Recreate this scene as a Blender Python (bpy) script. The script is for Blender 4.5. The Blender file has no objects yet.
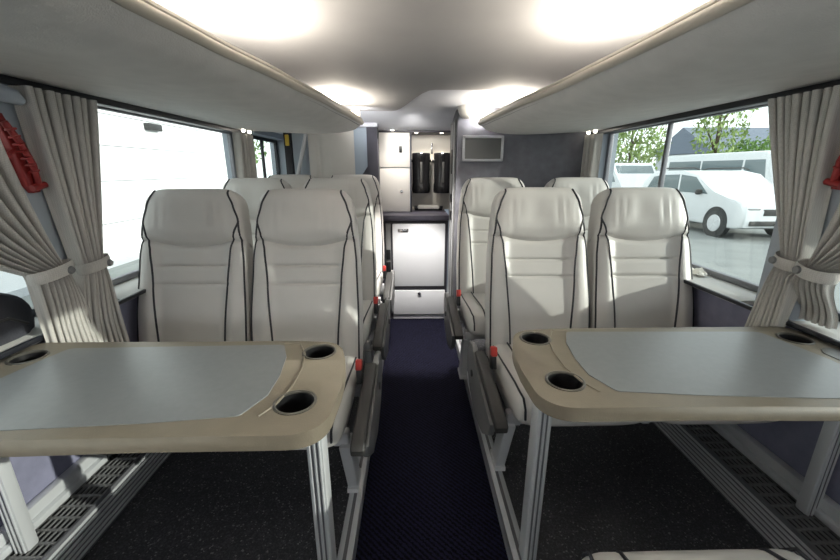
import bpy, bmesh, math, random
from mathutils import Vector, Matrix, Euler
random.seed(7)
S = bpy.context.scene
COL = S.collection
PI = math.pi

# ------------------------------------------------------------------ materials
def mat(name, col, rough=.5, metal=0., var=0., vscale=8., bump=0., bscale=200., stretch=None, spec=.5, coords='Object', detail=4., col2=None):
    m = bpy.data.materials.new(name); m.use_nodes = True
    nt = m.node_tree; b = nt.nodes['Principled BSDF']
    b.inputs['Roughness'].default_value = rough; b.inputs['Metallic'].default_value = metal
    b.inputs['Specular IOR Level'].default_value = spec
    c = tuple(col) + (1,)
    tc = nt.nodes.new('ShaderNodeTexCoord'); mp = nt.nodes.new('ShaderNodeMapping')
    nt.links.new(tc.outputs[coords], mp.inputs['Vector'])
    if stretch: mp.inputs['Scale'].default_value = stretch
    n = nt.nodes.new('ShaderNodeTexNoise'); n.inputs['Scale'].default_value = vscale; n.inputs['Detail'].default_value = detail
    nt.links.new(mp.outputs[0], n.inputs['Vector'])
    r = nt.nodes.new('ShaderNodeValToRGB')
    v = var
    r.color_ramp.elements[0].position = .3; r.color_ramp.elements[1].position = .7
    r.color_ramp.elements[0].color = tuple(x * (1 - v) for x in col) + (1,)
    r.color_ramp.elements[1].color = (tuple(col2) if col2 else tuple(min(1, x * (1 + v)) for x in col)) + (1,)
    nt.links.new(n.outputs['Fac'], r.inputs['Fac']); nt.links.new(r.outputs['Color'], b.inputs['Base Color'])
    if bump:
        n2 = nt.nodes.new('ShaderNodeTexNoise'); n2.inputs['Scale'].default_value = bscale; n2.inputs['Detail'].default_value = 3
        nt.links.new(mp.outputs[0], n2.inputs['Vector'])
        bp = nt.nodes.new('ShaderNodeBump'); bp.inputs['Strength'].default_value = bump; bp.inputs['Distance'].default_value = .004
        nt.links.new(n2.outputs['Fac'], bp.inputs['Height']); nt.links.new(bp.outputs[0], b.inputs['Normal'])
    return m

M = {}
M['leather'] = mat('leather', (.61, .585, .555), .38, var=.04, vscale=5, bump=.12, bscale=260)
M['leather_back'] = mat('leather_back', (.44, .43, .41), .5, var=.04, bump=.1)
M['piping'] = mat('piping', (.02, .02, .026), .55)
M['charcoal'] = mat('charcoal_plastic', (.035, .034, .033), .5, var=.1, bump=.1, bscale=400)
M['shell'] = mat('grey_shell', (.17, .17, .17), .45, var=.04)
M['whitemetal'] = mat('white_metal', (.62, .62, .63), .38, var=.03)
M['alu'] = mat('aluminium', (.66, .67, .685), .34, .35, var=.0, vscale=3)
M['alu_dark'] = mat('aluminium_groove', (.20, .20, .215), .45, .6, var=.05)
M['red'] = mat('red_plastic', (.24, .013, .012), .45, var=.1)
M['button'] = mat('buckle_red', (.52, .045, .035), .4)
M['tan'] = mat('tan_table_rim', (.175, .150, .112), .40, var=.05, vscale=30, bump=.12, bscale=300)
M['inlay'] = mat('grey_table_inlay', (.175, .185, .192), .33, var=.04, vscale=60, bump=.03, bscale=500)
M['black'] = mat('black_plastic', (.008, .008, .009), .35)
M['ring'] = mat('cup_ring', (.07, .065, .055), .35)
M['rack'] = mat('rack_fabric', (.66, .65, .635), .75, var=.05, vscale=14, bump=.2, bscale=260)
M['lip'] = mat('rack_lip', (.52, .48, .41), .38, var=.03)
M['ceiling'] = mat('ceiling_fabric', (.34, .338, .345), .8, var=.035, vscale=5, bump=.1, bscale=300)
M['soffit'] = mat('soffit', (.62, .64, .70), .7, var=.03)
M['purple'] = mat('wall_fabric', (.20, .20, .28), .85, var=.12, vscale=18, bump=.25, bscale=300)
M['partition'] = mat('partition_fabric', (.145, .145, .165), .85, var=.16, vscale=14, bump=.25, bscale=300)
M['column'] = mat('column_fabric', (.05, .05, .066), .8, var=.12)
M['bluegrey'] = mat('bluegrey_panel', (.29, .35, .42), .6, var=.03)
M['pillar'] = mat('pillar_plastic', (.36, .40, .45), .6, var=.03)
M['ledge'] = mat('ledge', (.66, .65, .62), .6, var=.04)
M['trimblack'] = mat('trim_black', (.012, .013, .018), .4)
M['cream'] = mat('cream_fabric', (.58, .565, .53), .8, var=.04, vscale=5)
M['cabinet'] = mat('cabinet_white', (.72, .70, .67), .38, var=.015)
M['alcove'] = mat('alcove_cream', (.66, .62, .55), .4, var=.02)
M['counter'] = mat('counter_purple', (.072, .068, .095), .4, var=.1, vscale=30)
M['frame'] = mat('cabinet_frame', (.04, .038, .05), .5)
M['fridge'] = mat('fridge_white', (.66, .67, .70), .22, var=.015)
M['chrome'] = mat('chrome', (.75, .75, .76), .18, .95)
M['tvframe'] = mat('monitor_frame', (.55, .55, .57), .35, var=.02)
M['screen'] = mat('monitor_screen', (.085, .085, .08), .3)
M['hazel'] = mat('dome_white', (.72, .71, .68), .4)
M['cupblack'] = mat('dispenser_black', (.012, .012, .013), .2)
M['building'] = mat('building_cladding', (.86, .87, .88), .6, var=.02, vscale=.6)
M['seam'] = mat('cladding_seam', (.10, .10, .11), .6)
M['asphalt'] = mat('asphalt', (.22, .235, .23), .9, var=.12, vscale=1.5)
M['carwhite'] = mat('car_paint', (.70, .72, .73), .2, var=.02)
M['carglass'] = mat('car_glass', (.16, .20, .21), .06)
M['tyre'] = mat('tyre', (.04, .042, .042), .8)
M['bark'] = mat('bark', (.10, .075, .05), .9, var=.2)
M['leaf'] = mat('leaf', (.16, .28, .07), .6, var=.35, vscale=1.2)
M['leaf2'] = mat('leaf_light', (.26, .36, .11), .6, var=.35, vscale=1.2)
M['farroof'] = mat('far_roof', (.16, .19, .24), .7, var=.1)
M['farwall'] = mat('far_wall', (.50, .52, .54), .7, var=.05)
M['bag'] = mat('dark_cloth', (.035, .036, .045), .85, var=.25, vscale=12, bump=.3, bscale=150)
M['paper'] = mat('paper', (.74, .72, .66), .8, var=.05)
M['yellow'] = mat('yellow_tag', (.6, .42, .04), .5)
M['hedge'] = mat('hedge', (.09, .16, .05), .8, var=.5, vscale=6)

def speckle_floor():
    m = bpy.data.materials.new('speckled_vinyl'); m.use_nodes = True; nt = m.node_tree; b = nt.nodes['Principled BSDF']
    tc = nt.nodes.new('ShaderNodeTexCoord')
    v = nt.nodes.new('ShaderNodeTexVoronoi'); v.inputs['Scale'].default_value = 210
    nt.links.new(tc.outputs['Object'], v.inputs['Vector'])
    sx = nt.nodes.new('ShaderNodeSeparateColor'); nt.links.new(v.outputs['Color'], sx.inputs[0])
    gt = nt.nodes.new('ShaderNodeValToRGB'); gt.color_ramp.interpolation = 'CONSTANT'
    e = gt.color_ramp.elements
    e[0].color = (.028, .028, .032, 1); e[1].position = .55; e[1].color = (.050, .050, .055, 1)
    for p_, c_ in ((.86, (.07, .07, .075, 1)), (.965, (.20, .20, .20, 1))):
        q = e.new(p_); q.color = c_
    nt.links.new(sx.outputs[0], gt.inputs['Fac']); nt.links.new(gt.outputs['Color'], b.inputs['Base Color'])
    b.inputs['Roughness'].default_value = .55
    n = nt.nodes.new('ShaderNodeTexNoise'); n.inputs['Scale'].default_value = 300
    nt.links.new(tc.outputs['Object'], n.inputs['Vector'])
    bp = nt.nodes.new('ShaderNodeBump'); bp.inputs['Strength'].default_value = .25; bp.inputs['Distance'].default_value = .003
    nt.links.new(n.outputs['Fac'], bp.inputs['Height']); nt.links.new(bp.outputs[0], b.inputs['Normal'])
    return m
M['vinyl'] = speckle_floor()

def carpet_mat():
    m = bpy.data.materials.new('aisle_carpet'); m.use_nodes = True; nt = m.node_tree; b = nt.nodes['Principled BSDF']
    tc = nt.nodes.new('ShaderNodeTexCoord')
    w = nt.nodes.new('ShaderNodeTexWave'); w.wave_type = 'BANDS'; w.bands_direction = 'DIAGONAL'
    w.inputs['Scale'].default_value = 26; w.inputs['Distortion'].default_value = 3.5; w.inputs['Detail'].default_value = 2; w.inputs['Detail Scale'].default_value = 4
    nt.links.new(tc.outputs['Object'], w.inputs['Vector'])
    r = nt.nodes.new('ShaderNodeValToRGB')
    r.color_ramp.elements[0].color = (.002, .002, .004, 1); r.color_ramp.elements[1].color = (.013, .013, .032, 1)
    nt.links.new(w.outputs['Fac'], r.inputs['Fac']); nt.links.new(r.outputs['Color'], b.inputs['Base Color'])
    b.inputs['Roughness'].default_value = .9; b.inputs['Specular IOR Level'].default_value = .1
    bp = nt.nodes.new('ShaderNodeBump'); bp.inputs['Strength'].default_value = .5; bp.inputs['Distance'].default_value = .004
    nt.links.new(w.outputs['Fac'], bp.inputs['Height']); nt.links.new(bp.outputs[0], b.inputs['Normal'])
    return m
M['carpet'] = carpet_mat()

def weave_mat(name, c1, c2):
    m = bpy.data.materials.new(name); m.use_nodes = True; nt = m.node_tree; b = nt.nodes['Principled BSDF']
    tc = nt.nodes.new('ShaderNodeTexCoord'); mp = nt.nodes.new('ShaderNodeMapping')
    mp.inputs['Rotation'].default_value = (PI / 4, 0, 0)
    nt.links.new(tc.outputs['Object'], mp.inputs['Vector'])
    ch = nt.nodes.new('ShaderNodeTexChecker'); ch.inputs['Scale'].default_value = 260
    ch.inputs['Color1'].default_value = c1 + (1,); ch.inputs['Color2'].default_value = c2 + (1,)
    nt.links.new(mp.outputs[0], ch.inputs['Vector']); nt.links.new(ch.outputs['Color'], b.inputs['Base Color'])
    b.inputs['Roughness'].default_value = .85; b.inputs['Specular IOR Level'].default_value = .2
    b.inputs['Sheen Weight'].default_value = .15
    return m
M['curtain'] = weave_mat('curtain_weave', (.50, .475, .445), (.43, .41, .38))

def glass_mat(name, tint, refl=.06):
    m = bpy.data.materials.new(name); m.use_nodes = True; nt = m.node_tree
    nt.nodes.remove(nt.nodes['Principled BSDF']); out = nt.nodes['Material Output']
    t = nt.nodes.new('ShaderNodeBsdfTransparent'); t.inputs['Color'].default_value = tint + (1,)
    g = nt.nodes.new('ShaderNodeBsdfGlossy'); g.inputs['Roughness'].default_value = .02
    lw = nt.nodes.new('ShaderNodeLayerWeight'); lw.inputs['Blend'].default_value = .5
    pw = nt.nodes.new('ShaderNodeMath'); pw.operation = 'POWER'; pw.inputs[1].default_value = 4.0
    ml = nt.nodes.new('ShaderNodeMath'); ml.operation = 'MULTIPLY_ADD'; ml.inputs[1].default_value = .30; ml.inputs[2].default_value = .03
    nt.links.new(lw.outputs['Facing'], pw.inputs[0]); nt.links.new(pw.outputs[0], ml.inputs[0])
    mx = nt.nodes.new('ShaderNodeMixShader')
    nt.links.new(ml.outputs[0], mx.inputs[0]); nt.links.new(t.outputs[0], mx.inputs[1]); nt.links.new(g.outputs[0], mx.inputs[2])
    nt.links.new(mx.outputs[0], out.inputs['Surface'])
    return m
M['glass'] = glass_mat('coach_glass', (.87, .905, .885))

def emit(name, col, s):
    m = bpy.data.materials.new(name); m.use_nodes = True
    b = m.node_tree.nodes['Principled BSDF']; b.inputs['Emission Color'].default_value = tuple(col) + (1,); b.inputs['Emission Strength'].default_value = s
    b.inputs['Base Color'].default_value = tuple(col) + (1,)
    return m
M['lampglow'] = emit('lamp_glow', (1, .93, .8), 9)
M['tube'] = emit('tube_glow', (1, .93, .82), 4)

# ------------------------------------------------------------------ mesh helpers
class MB:
    def __init__(s): s.bm = bmesh.new()
    def _add(s, bm2, mi=0):
        for f in bm2.faces: f.material_index = mi
        me = bpy.data.meshes.new('tmp'); bm2.to_mesh(me); bm2.free(); s.bm.from_mesh(me); bpy.data.meshes.remove(me)
    def box(s, c, d, bev=0., rot=None, mi=0, seg=2):
        b = bmesh.new(); bmesh.ops.create_cube(b, size=1)
        bmesh.ops.scale(b, vec=d, verts=b.verts)
        if bev: bmesh.ops.bevel(b, geom=b.edges[:], offset=min(bev, min(d) * .49), segments=seg, affect='EDGES', profile=.5)
        if rot: bmesh.ops.rotate(b, cent=(0, 0, 0), matrix=Euler(rot).to_matrix(), verts=b.verts)
        bmesh.ops.translate(b, vec=c, verts=b.verts); s._add(b, mi); return s
    def bx(s, x0, x1, y0, y1, z0, z1, bev=0., mi=0):
        return s.box(((x0 + x1) / 2, (y0 + y1) / 2, (z0 + z1) / 2), (abs(x1 - x0), abs(y1 - y0), abs(z1 - z0)), bev, mi=mi)
    def tube(s, pts, r, n=8, cap=True, flat=None, mi=0):
        b = bmesh.new(); pts = [Vector(p) for p in pts]; rings = []
        ref = Vector((0, 0, 1))
        for i, p in enumerate(pts):
            a = pts[max(0, i - 1)]; c = pts[min(len(pts) - 1, i + 1)]
            t = (c - a).normalized() if (c - a).length > 1e-9 else Vector((0, 1, 0))
            u = t.cross(ref)
            if u.length < .05: u = t.cross(Vector((1, 0, 0)))
            u.normalize(); w = u.cross(t)
            rr = r[i] if isinstance(r, (list, tuple)) else r
            rings.append([b.verts.new(p + (u * math.cos(2 * PI * k / n) + w * math.sin(2 * PI * k / n)) * rr) for k in range(n)])
        for a, c in zip(rings, rings[1:]):
            for k in range(n): b.faces.new((a[k], a[(k + 1) % n], c[(k + 1) % n], c[k]))
        if cap:
            b.faces.new(rings[0]); b.faces.new(rings[-1])
        s._add(b, mi); return s
    def lathe(s, prof, c, n=28, axis='Z', mi=0, cap=True):
        b = bmesh.new(); rings = []
        for r, z in prof:
            rings.append([b.verts.new((r * math.cos(2 * PI * k / n), r * math.sin(2 * PI * k / n), z)) for k in range(n)])
        for a, d in zip(rings, rings[1:]):
            for k in range(n): b.faces.new((a[k], a[(k + 1) % n], d[(k + 1) % n], d[k]))
        if cap and prof[0][0] > 1e-5: b.faces.new(rings[0])
        if cap and prof[-1][0] > 1e-5: b.faces.new(rings[-1])
        bmesh.ops.remove_doubles(b, verts=b.verts, dist=1e-6)
        if axis == 'Y': bmesh.ops.rotate(b, cent=(0, 0, 0), matrix=Matrix.Rotation(PI / 2, 3, 'X'), verts=b.verts)
        if axis == 'X': bmesh.ops.rotate(b, cent=(0, 0, 0), matrix=Matrix.Rotation(PI / 2, 3, 'Y'), verts=b.verts)
        bmesh.ops.translate(b, vec=c, verts=b.verts); s._add(b, mi); return s
    def prism(s, poly, z0, z1, bev=0., plane='XY', seg=3, mi=0):
        """poly extruded; plane XY -> along z, YZ -> poly=(y,z) along x, XZ -> poly=(x,z) along y"""
        b = bmesh.new()
        def P(p, h):
            return {'XY': (p[0], p[1], h), 'YZ': (h, p[0], p[1]), 'XZ': (p[0], h, p[1])}[plane]
        lo = [b.verts.new(P(p, z0)) for p in poly]; hi = [b.verts.new(P(p, z1)) for p in poly]
        f0 = b.faces.new(lo); f1 = b.faces.new(hi); n = len(poly)
        for k in range(n): b.faces.new((lo[k], lo[(k + 1) % n], hi[(k + 1) % n], hi[k]))
        if bev:
            ed = list(set(f0.edges[:] + f1.edges[:]))
            bmesh.ops.bevel(b, geom=ed, offset=bev, segments=seg, affect='EDGES', profile=.5)
        bmesh.ops.recalc_face_normals(b, faces=b.faces[:])
        s._add(b, mi); return s
    def grid(s, fn, nu, nv, closed_u=False, mi=0, caps=False):
        b = bmesh.new(); V = [[b.verts.new(fn(i, j)) for i in range(nu)] for j in range(nv)]
        for j in range(nv - 1):
            for i in range(nu if closed_u else nu - 1):
                b.faces.new((V[j][i], V[j][(i + 1) % nu], V[j + 1][(i + 1) % nu], V[j + 1][i]))
        if caps: b.faces.new(V[0]); b.faces.new(V[-1])
        bmesh.ops.recalc_face_normals(b, faces=b.faces[:])
        s._add(b, mi); return s
    def build(s, name, mats, parent=None, smooth=True, angle=40, loc=None):
        me = bpy.data.meshes.new(name)
        bmesh.ops.recalc_face_normals(s.bm, faces=s.bm.faces[:]) if False else None
        s.bm.to_mesh(me); s.bm.free()
        for m in (mats if isinstance(mats, (list, tuple)) else [mats]): me.materials.append(m)
        if smooth:
            me.polygons.foreach_set('use_smooth', [True] * len(me.polygons))
            me.set_sharp_from_angle(angle=math.radians(angle))
        o = bpy.data.objects.new(name, me); COL.objects.link(o)
        if parent: o.parent = parent
        if loc: o.location = loc
        return o

def drill(o, holes, depth):
    """cut round wells (x, y, top, r) into a mesh object, leaving plain mesh data"""
    b = MB()
    for x, y, zt, r in holes: b.lathe([(r, zt - depth), (r, zt + .05)], (x, y, 0), 36)
    bmesh.ops.recalc_face_normals(b.bm, faces=b.bm.faces[:])
    c = b.build('cut', M['black'], smooth=False)
    md = o.modifiers.new('cut', 'BOOLEAN'); md.operation = 'DIFFERENCE'; md.object = c; md.solver = 'EXACT'
    bpy.context.view_layer.update()
    me = bpy.data.meshes.new_from_object(o.evaluated_get(bpy.context.evaluated_depsgraph_get()))
    o.modifiers.clear(); o.data = me
    cm = c.data; bpy.data.objects.remove(c); bpy.data.meshes.remove(cm)
def tag(o, label=None, cat=None, group=None, kind=None):
    if label: o['label'] = label
    if cat: o['category'] = cat
    if group: o['group'] = group
    if kind: o['kind'] = kind
    return o
def thing(name, label, cat, loc=(0, 0, 0), rz=0, group=None):
    o = bpy.data.objects.new(name, None); COL.objects.link(o); o.empty_display_size = .1
    o.location = loc; o.rotation_euler = (0, 0, rz)
    return tag(o, label, cat, group)
def struct(o): o['kind'] = 'structure'; return o
def copy_tree(o, parent=None):
    c = o.copy(); COL.objects.link(c)
    if parent: c.parent = parent
    for ch in list(o.children): copy_tree(ch, c)
    return c
def sst(x, a, b):
    t = max(0., min(1., (x - a) / (b - a))); return t * t * (3 - 2 * t)
def interp(x, pts):
    if x <= pts[0][0]: return pts[0][1]
    for (a, u), (b, v) in zip(pts, pts[1:]):
        if x <= b:
            t = (x - a) / (b - a); t = t * t * (3 - 2 * t) * .5 + t * .5
            return u + (v - u) * t
    return pts[-1][1]

# ================================================================== SHELL
ZP = .10          # raised seat platform
Y0 = -1.3
ZR, ZSILL = 1.60, .835
XW = 1.30
YB = 4.6
# floor: aisle and platforms
b = MB(); b.bx(-.275, .275, Y0, YB, -.06, 0)
struct(b.build('floor', M['carpet'], smooth=False))
for sgn, nm in ((-1, 'left'), (1, 'right')):
    b = MB(); b.bx(sgn * .275, sgn * 1.45, Y0, 3.22 if sgn < 0 else 2.9, -.06, ZP)
    o = struct(b.build('floor_' + nm, [M['vinyl'], M['carpet']], smooth=False))
    for p_ in o.data.polygons:
        if abs(p_.normal.x) > .9 and abs(p_.center.x) < .3: p_.material_index = 1
b = MB(); b.bx(-1.45, -.275, 3.22, YB, -.06, 0.0)
struct(b.build('floor_back', M['carpet'], smooth=False))
# aluminium seat rail along the platform edges
for sgn, nm in ((-1, '1'), (1, '2')):
    b = MB()
    b.bx(sgn * .262, sgn * .312, Y0, 2.88, ZP - .012, ZP + .016, .004)
    b.bx(sgn * .262, sgn * .268, Y0, 2.88, ZP - .05, ZP + .016, .001)
    b.bx(sgn * .281, sgn * .293, Y0, 2.88, ZP + .012, ZP + .0172, 0, mi=1)
    struct(b.build('trim_' + nm, [M['alu'], M['alu_dark']]))

# side walls: one mesh each, with the window openings
def side_wall(sgn, nm, wins, yend):
    b = MB(); x0, x1 = sgn * XW, sgn * 1.46
    b.bx(x0, x1, Y0, yend, -.3, ZSILL - .02, mi=0)                      # lower fabric panel
    b.bx(x0, x1, Y0, yend, ZR + .01, 1.98, mi=1)                         # over the windows
    ys = [Y0] + [v for w in wins for v in w] + [yend]
    for a, c in zip(ys[0::2], ys[1::2]):
        if c - a > .005: b.bx(x0, x1, a, c, ZSILL - .02, ZR + .01, mi=1)
    return struct(b.build('wall_' + nm, [M['purple'], M['pillar']], smooth=False))
WL = [(-.9, 1.36), (1.46, 3.02), (3.14, 4.0)]
WR = [(-.9, 1.29), (1.39, 2.95)]
side_wall(-1, 'left', WL, YB); side_wall(1, 'right', WR, 3.06)
for sgn, dy, n in ((-1, 0, 5), (1, -.07, 6)):
    b = MB(); b.prism([(1.14 + dy, ZR + .02), (1.40 + dy, ZR + .02), (1.40 + dy, ZSILL), (1.25 + dy, ZSILL), (1.23 + dy, 1.08), (1.16 + dy, 1.25)], sgn * 1.225, sgn * 1.31, .01, 'YZ'); struct(b.build('trim_%d' % n, M['pillar']))
for sgn, ye, n in ((-1, 3.25, 7), (1, 2.858, 8)):
    b = MB(); b.bx(sgn * 1.205, sgn * 1.218, -1.2, ye, ZSILL - .012, ZSILL + .004, .003)
    struct(b.build('trim_%d' % n, M['trimblack']))

def window(n, sgn, y0, y1, mull=None, frame='alu_dark', sill=True):
    xg = sgn * 1.40
    r = bpy.data.objects.new('window_%d' % n, None); COL.objects.link(r); struct(r)
    b = MB(); t = .028
    b.bx(xg - .015, xg + .015, y0, y1, ZSILL, ZSILL + t, .004); b.bx(xg - .015, xg + .015, y0, y1, ZR - t + .01, ZR + .01, .004)
    b.bx(xg - .015, xg + .015, y0, y0 + t, ZSILL, ZR, .004); b.bx(xg - .015, xg + .015, y1 - t, y1, ZSILL, ZR, .004)
    if mull:
        for my in mull: b.bx(xg - .012, xg + .012, my - .011, my + .011, ZSILL, ZR, .003)
    b.build('window_frame', M[frame], r)
    b = MB(); b.bx(xg - .002, xg + .002, y0 + .005, y1 - .005, ZSILL + .005, ZR)
    b.build('pane', M['glass'], r, smooth=False)
    b = MB(); b.bx(sgn * 1.218, sgn * 1.455, y0 + .001, min(y1 - .001, 2.85 if sgn > 0 else 9), ZSILL - .018, ZSILL, .003)
    b.build('window_ledge', M['ledge'], r)
    return r
window(1, -1, *WL[0], frame='trimblack'); window(2, -1, *WL[1]); window(3, -1, *WL[2], mull=[3.62], frame='trimblack')
window(4, 1, *WR[0], frame='trimblack'); window(5, 1, *WR[1], mull=[2.27])

# ceiling: grey front panel with a curved rear edge, then the paler ceiling over the galley
def zc(y): return 1.80 - .064 * sst(y, 1.55, 2.12)
def yend(x): return 2.20 + .76 * sst(-x, -.06, .20)
b = MB()
def pan(i, j):
    x = -1.35 + 2.7 * i / 80; y = Y0 + (yend(x) - Y0) * min(j, 40) / 40
    return (x, y, zc(y) + (.012 if j == 41 else 0))
b.grid(pan, 81, 42)
struct(b.build('ceiling', M['ceiling'], angle=50))
b = MB()
def sof(i, j):
    y = 2.12 + (YB - 2.12) * j / 40
    return (-1.45 + 2.9 * i / 4, y, 1.744 - .088 * sst(y, 2.95, 3.48))
b.grid(sof, 5, 41)
struct(b.build('ceiling_back', M['soffit']))
b = MB(); b.bx(-1.46, 1.46, Y0, YB, 1.93, 2.0)  # unseen slab over the ceiling, put in to keep sky light out
struct(b.build('roof_sky_block', M['ceiling'], smooth=False))

b = MB(); b.bx(-1.46, 1.46, Y0 - .06, Y0, -.06, 1.25); b.bx(-1.46, 1.46, Y0 - .06, Y0, 1.62, 2.0)  # unseen bulkhead added behind the camera, its slot limits incoming sky light
struct(b.build('wall_front', M['partition'], smooth=False))
# rear right partition with the monitor, blue wall pieces on the other side
b = MB(); b.bx(.262, 1.299, 2.86, 2.93, 0, 1.80, .003); b.bx(.262, .33, 2.93, 3.27, 0, 1.76, .003); b.bx(.35, .42, 3.2, 4.0, 0, 1.76, .003)
struct(b.build('wall_back', M['partition']))
b = MB(); b.bx(-.425, -.338, 3.27, 3.36, 0, 1.76, .004)
struct(b.build('column_back', M['column']))
b = MB()
b.prism([(-.545, 0), (-.425, 0), (-.425, 1.76), (-.545, 1.76)], 3.30, 3.34, plane='XZ')
b.prism([(-.545, 1.19), (-.545, 1.0), (-.426, 1.0), (-.426, 1.36)], 3.290, 3.30, plane='XZ', mi=1)
struct(b.build('partition_back', [M['bluegrey'], M['column']], smooth=False))
b = MB(); b.bx(-1.46, .40, YB - .08, YB, -.06, 1.76)
struct(b.build('wall_far', M['bluegrey'], smooth=False))
b = MB(); b.bx(-1.30, -.335, 3.25, 3.42, 1.66, 1.92, .01); struct(b.build('beam_left', M['soffit']))
# narrow door leaf folded against the partition corner
dr = bpy.data.objects.new('door_1', None); COL.objects.link(dr); struct(dr)
b = MB(); b.bx(.250, .2615, 2.92, 3.24, .02, 1.68, .003); b.build('door_leaf', M['shell'], dr)
b = MB(); b.bx(.2465, .253, 2.945, 2.955, .05, 1.66, .001); b.bx(.2465, .253, 3.10, 3.11, .05, 1.66, .001); b.build('door_edge', M['alu'], dr)
b = MB(); b.bx(.238, .2505, 3.0, 3.07, 1.09, 1.15, .004); b.bx(.240, .2505, 3.0, 3.06, .95, 1.02, .004); b.bx(.244, .2505, 3.05, 3.09, 1.30, 1.48, .003); b.build('door_latch', M['black'], dr)

# ================================================================== SEATS
TILT = math.radians(15.5); HB = .80
def half_w(t): return interp(t, [(0, .241), (.3, .241), (.6, .233), (.78, .221), (.9, .208), (1, .194)])
def capf(t):
    return 1.0 if t < .90 else max(0., 1 - ((t - .90) / .1) ** 2.6) ** (1 / 2.6)
def arc_t(x): return .682 + .030 * min(1, (abs(x) / .17)) ** 2
def depth_f(x, t):
    d = .052 + .014 * math.exp(-((t - .3) / .22) ** 2)
    d += .030 * sst(t, .67, .78)
    d += .024 * sst(abs(x), .125, .185) * (1 - sst(t, .64, .80))
    for tc_ in (.575, .475):
        if abs(x) < .175: d -= .010 * math.exp(-((t - tc_) / .0075) ** 2) * (1 - (abs(x) / .175) ** 6)
    d -= .014 * math.exp(-((t - arc_t(x)) / .012) ** 2)
    # the leather gathers in soft folds over the head cushion
    fold = math.exp(-((t - .83) / .085) ** 2) * math.exp(-(x / .10) ** 2)
    d += .0075 * fold * (math.sin(x * 150 + 6 * t) + .6 * math.sin(x * 231 + 1.3 - 5 * t))
    return d
def tilt(x, y, z):
    return Vector((x, y * math.cos(TILT) + z * math.sin(TILT), .37 - y * math.sin(TILT) + z * math.cos(TILT)))
def front(x, t, off=.0):
    w = half_w(t) * (.62 + .38 * capf(t)); q = min(1, abs(x) / w)
    k = max(0., 1 - q ** 5) ** (1 / 5)
    return tilt(x, -(depth_f(x, t) * k * (.35 + .65 * capf(t)) + off), t * HB)
def back_section(t, n=112):
    c = capf(t); w = half_w(t) * (.62 + .38 * c) * (1 if c > 0 else .9); out = []
    for k in range(n):
        a = 2 * PI * k / n
        cx, sx = math.cos(a), math.sin(a)
        x = w * math.copysign(abs(cx) ** .5, cx)
        tt = t
        if sx < 0:                                   # front half
            q = abs(x) / w; kk = max(0., 1 - q ** 5) ** .2
            # rows follow the curved seam under the head cushion
            g = math.exp(-((t - .682) / .05) ** 2)
            tt = t + (arc_t(x) - .682) * g
            y = -depth_f(x, tt) * kk * (.35 + .65 * c)
        else:
            q = abs(x) / w; y = (.050 + .02 * sst(t, .1, .4)) * max(0., 1 - q ** 5) ** .2 * (.35 + .65 * c)
        out.append(tilt(x, y, tt * HB))
    return out
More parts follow.
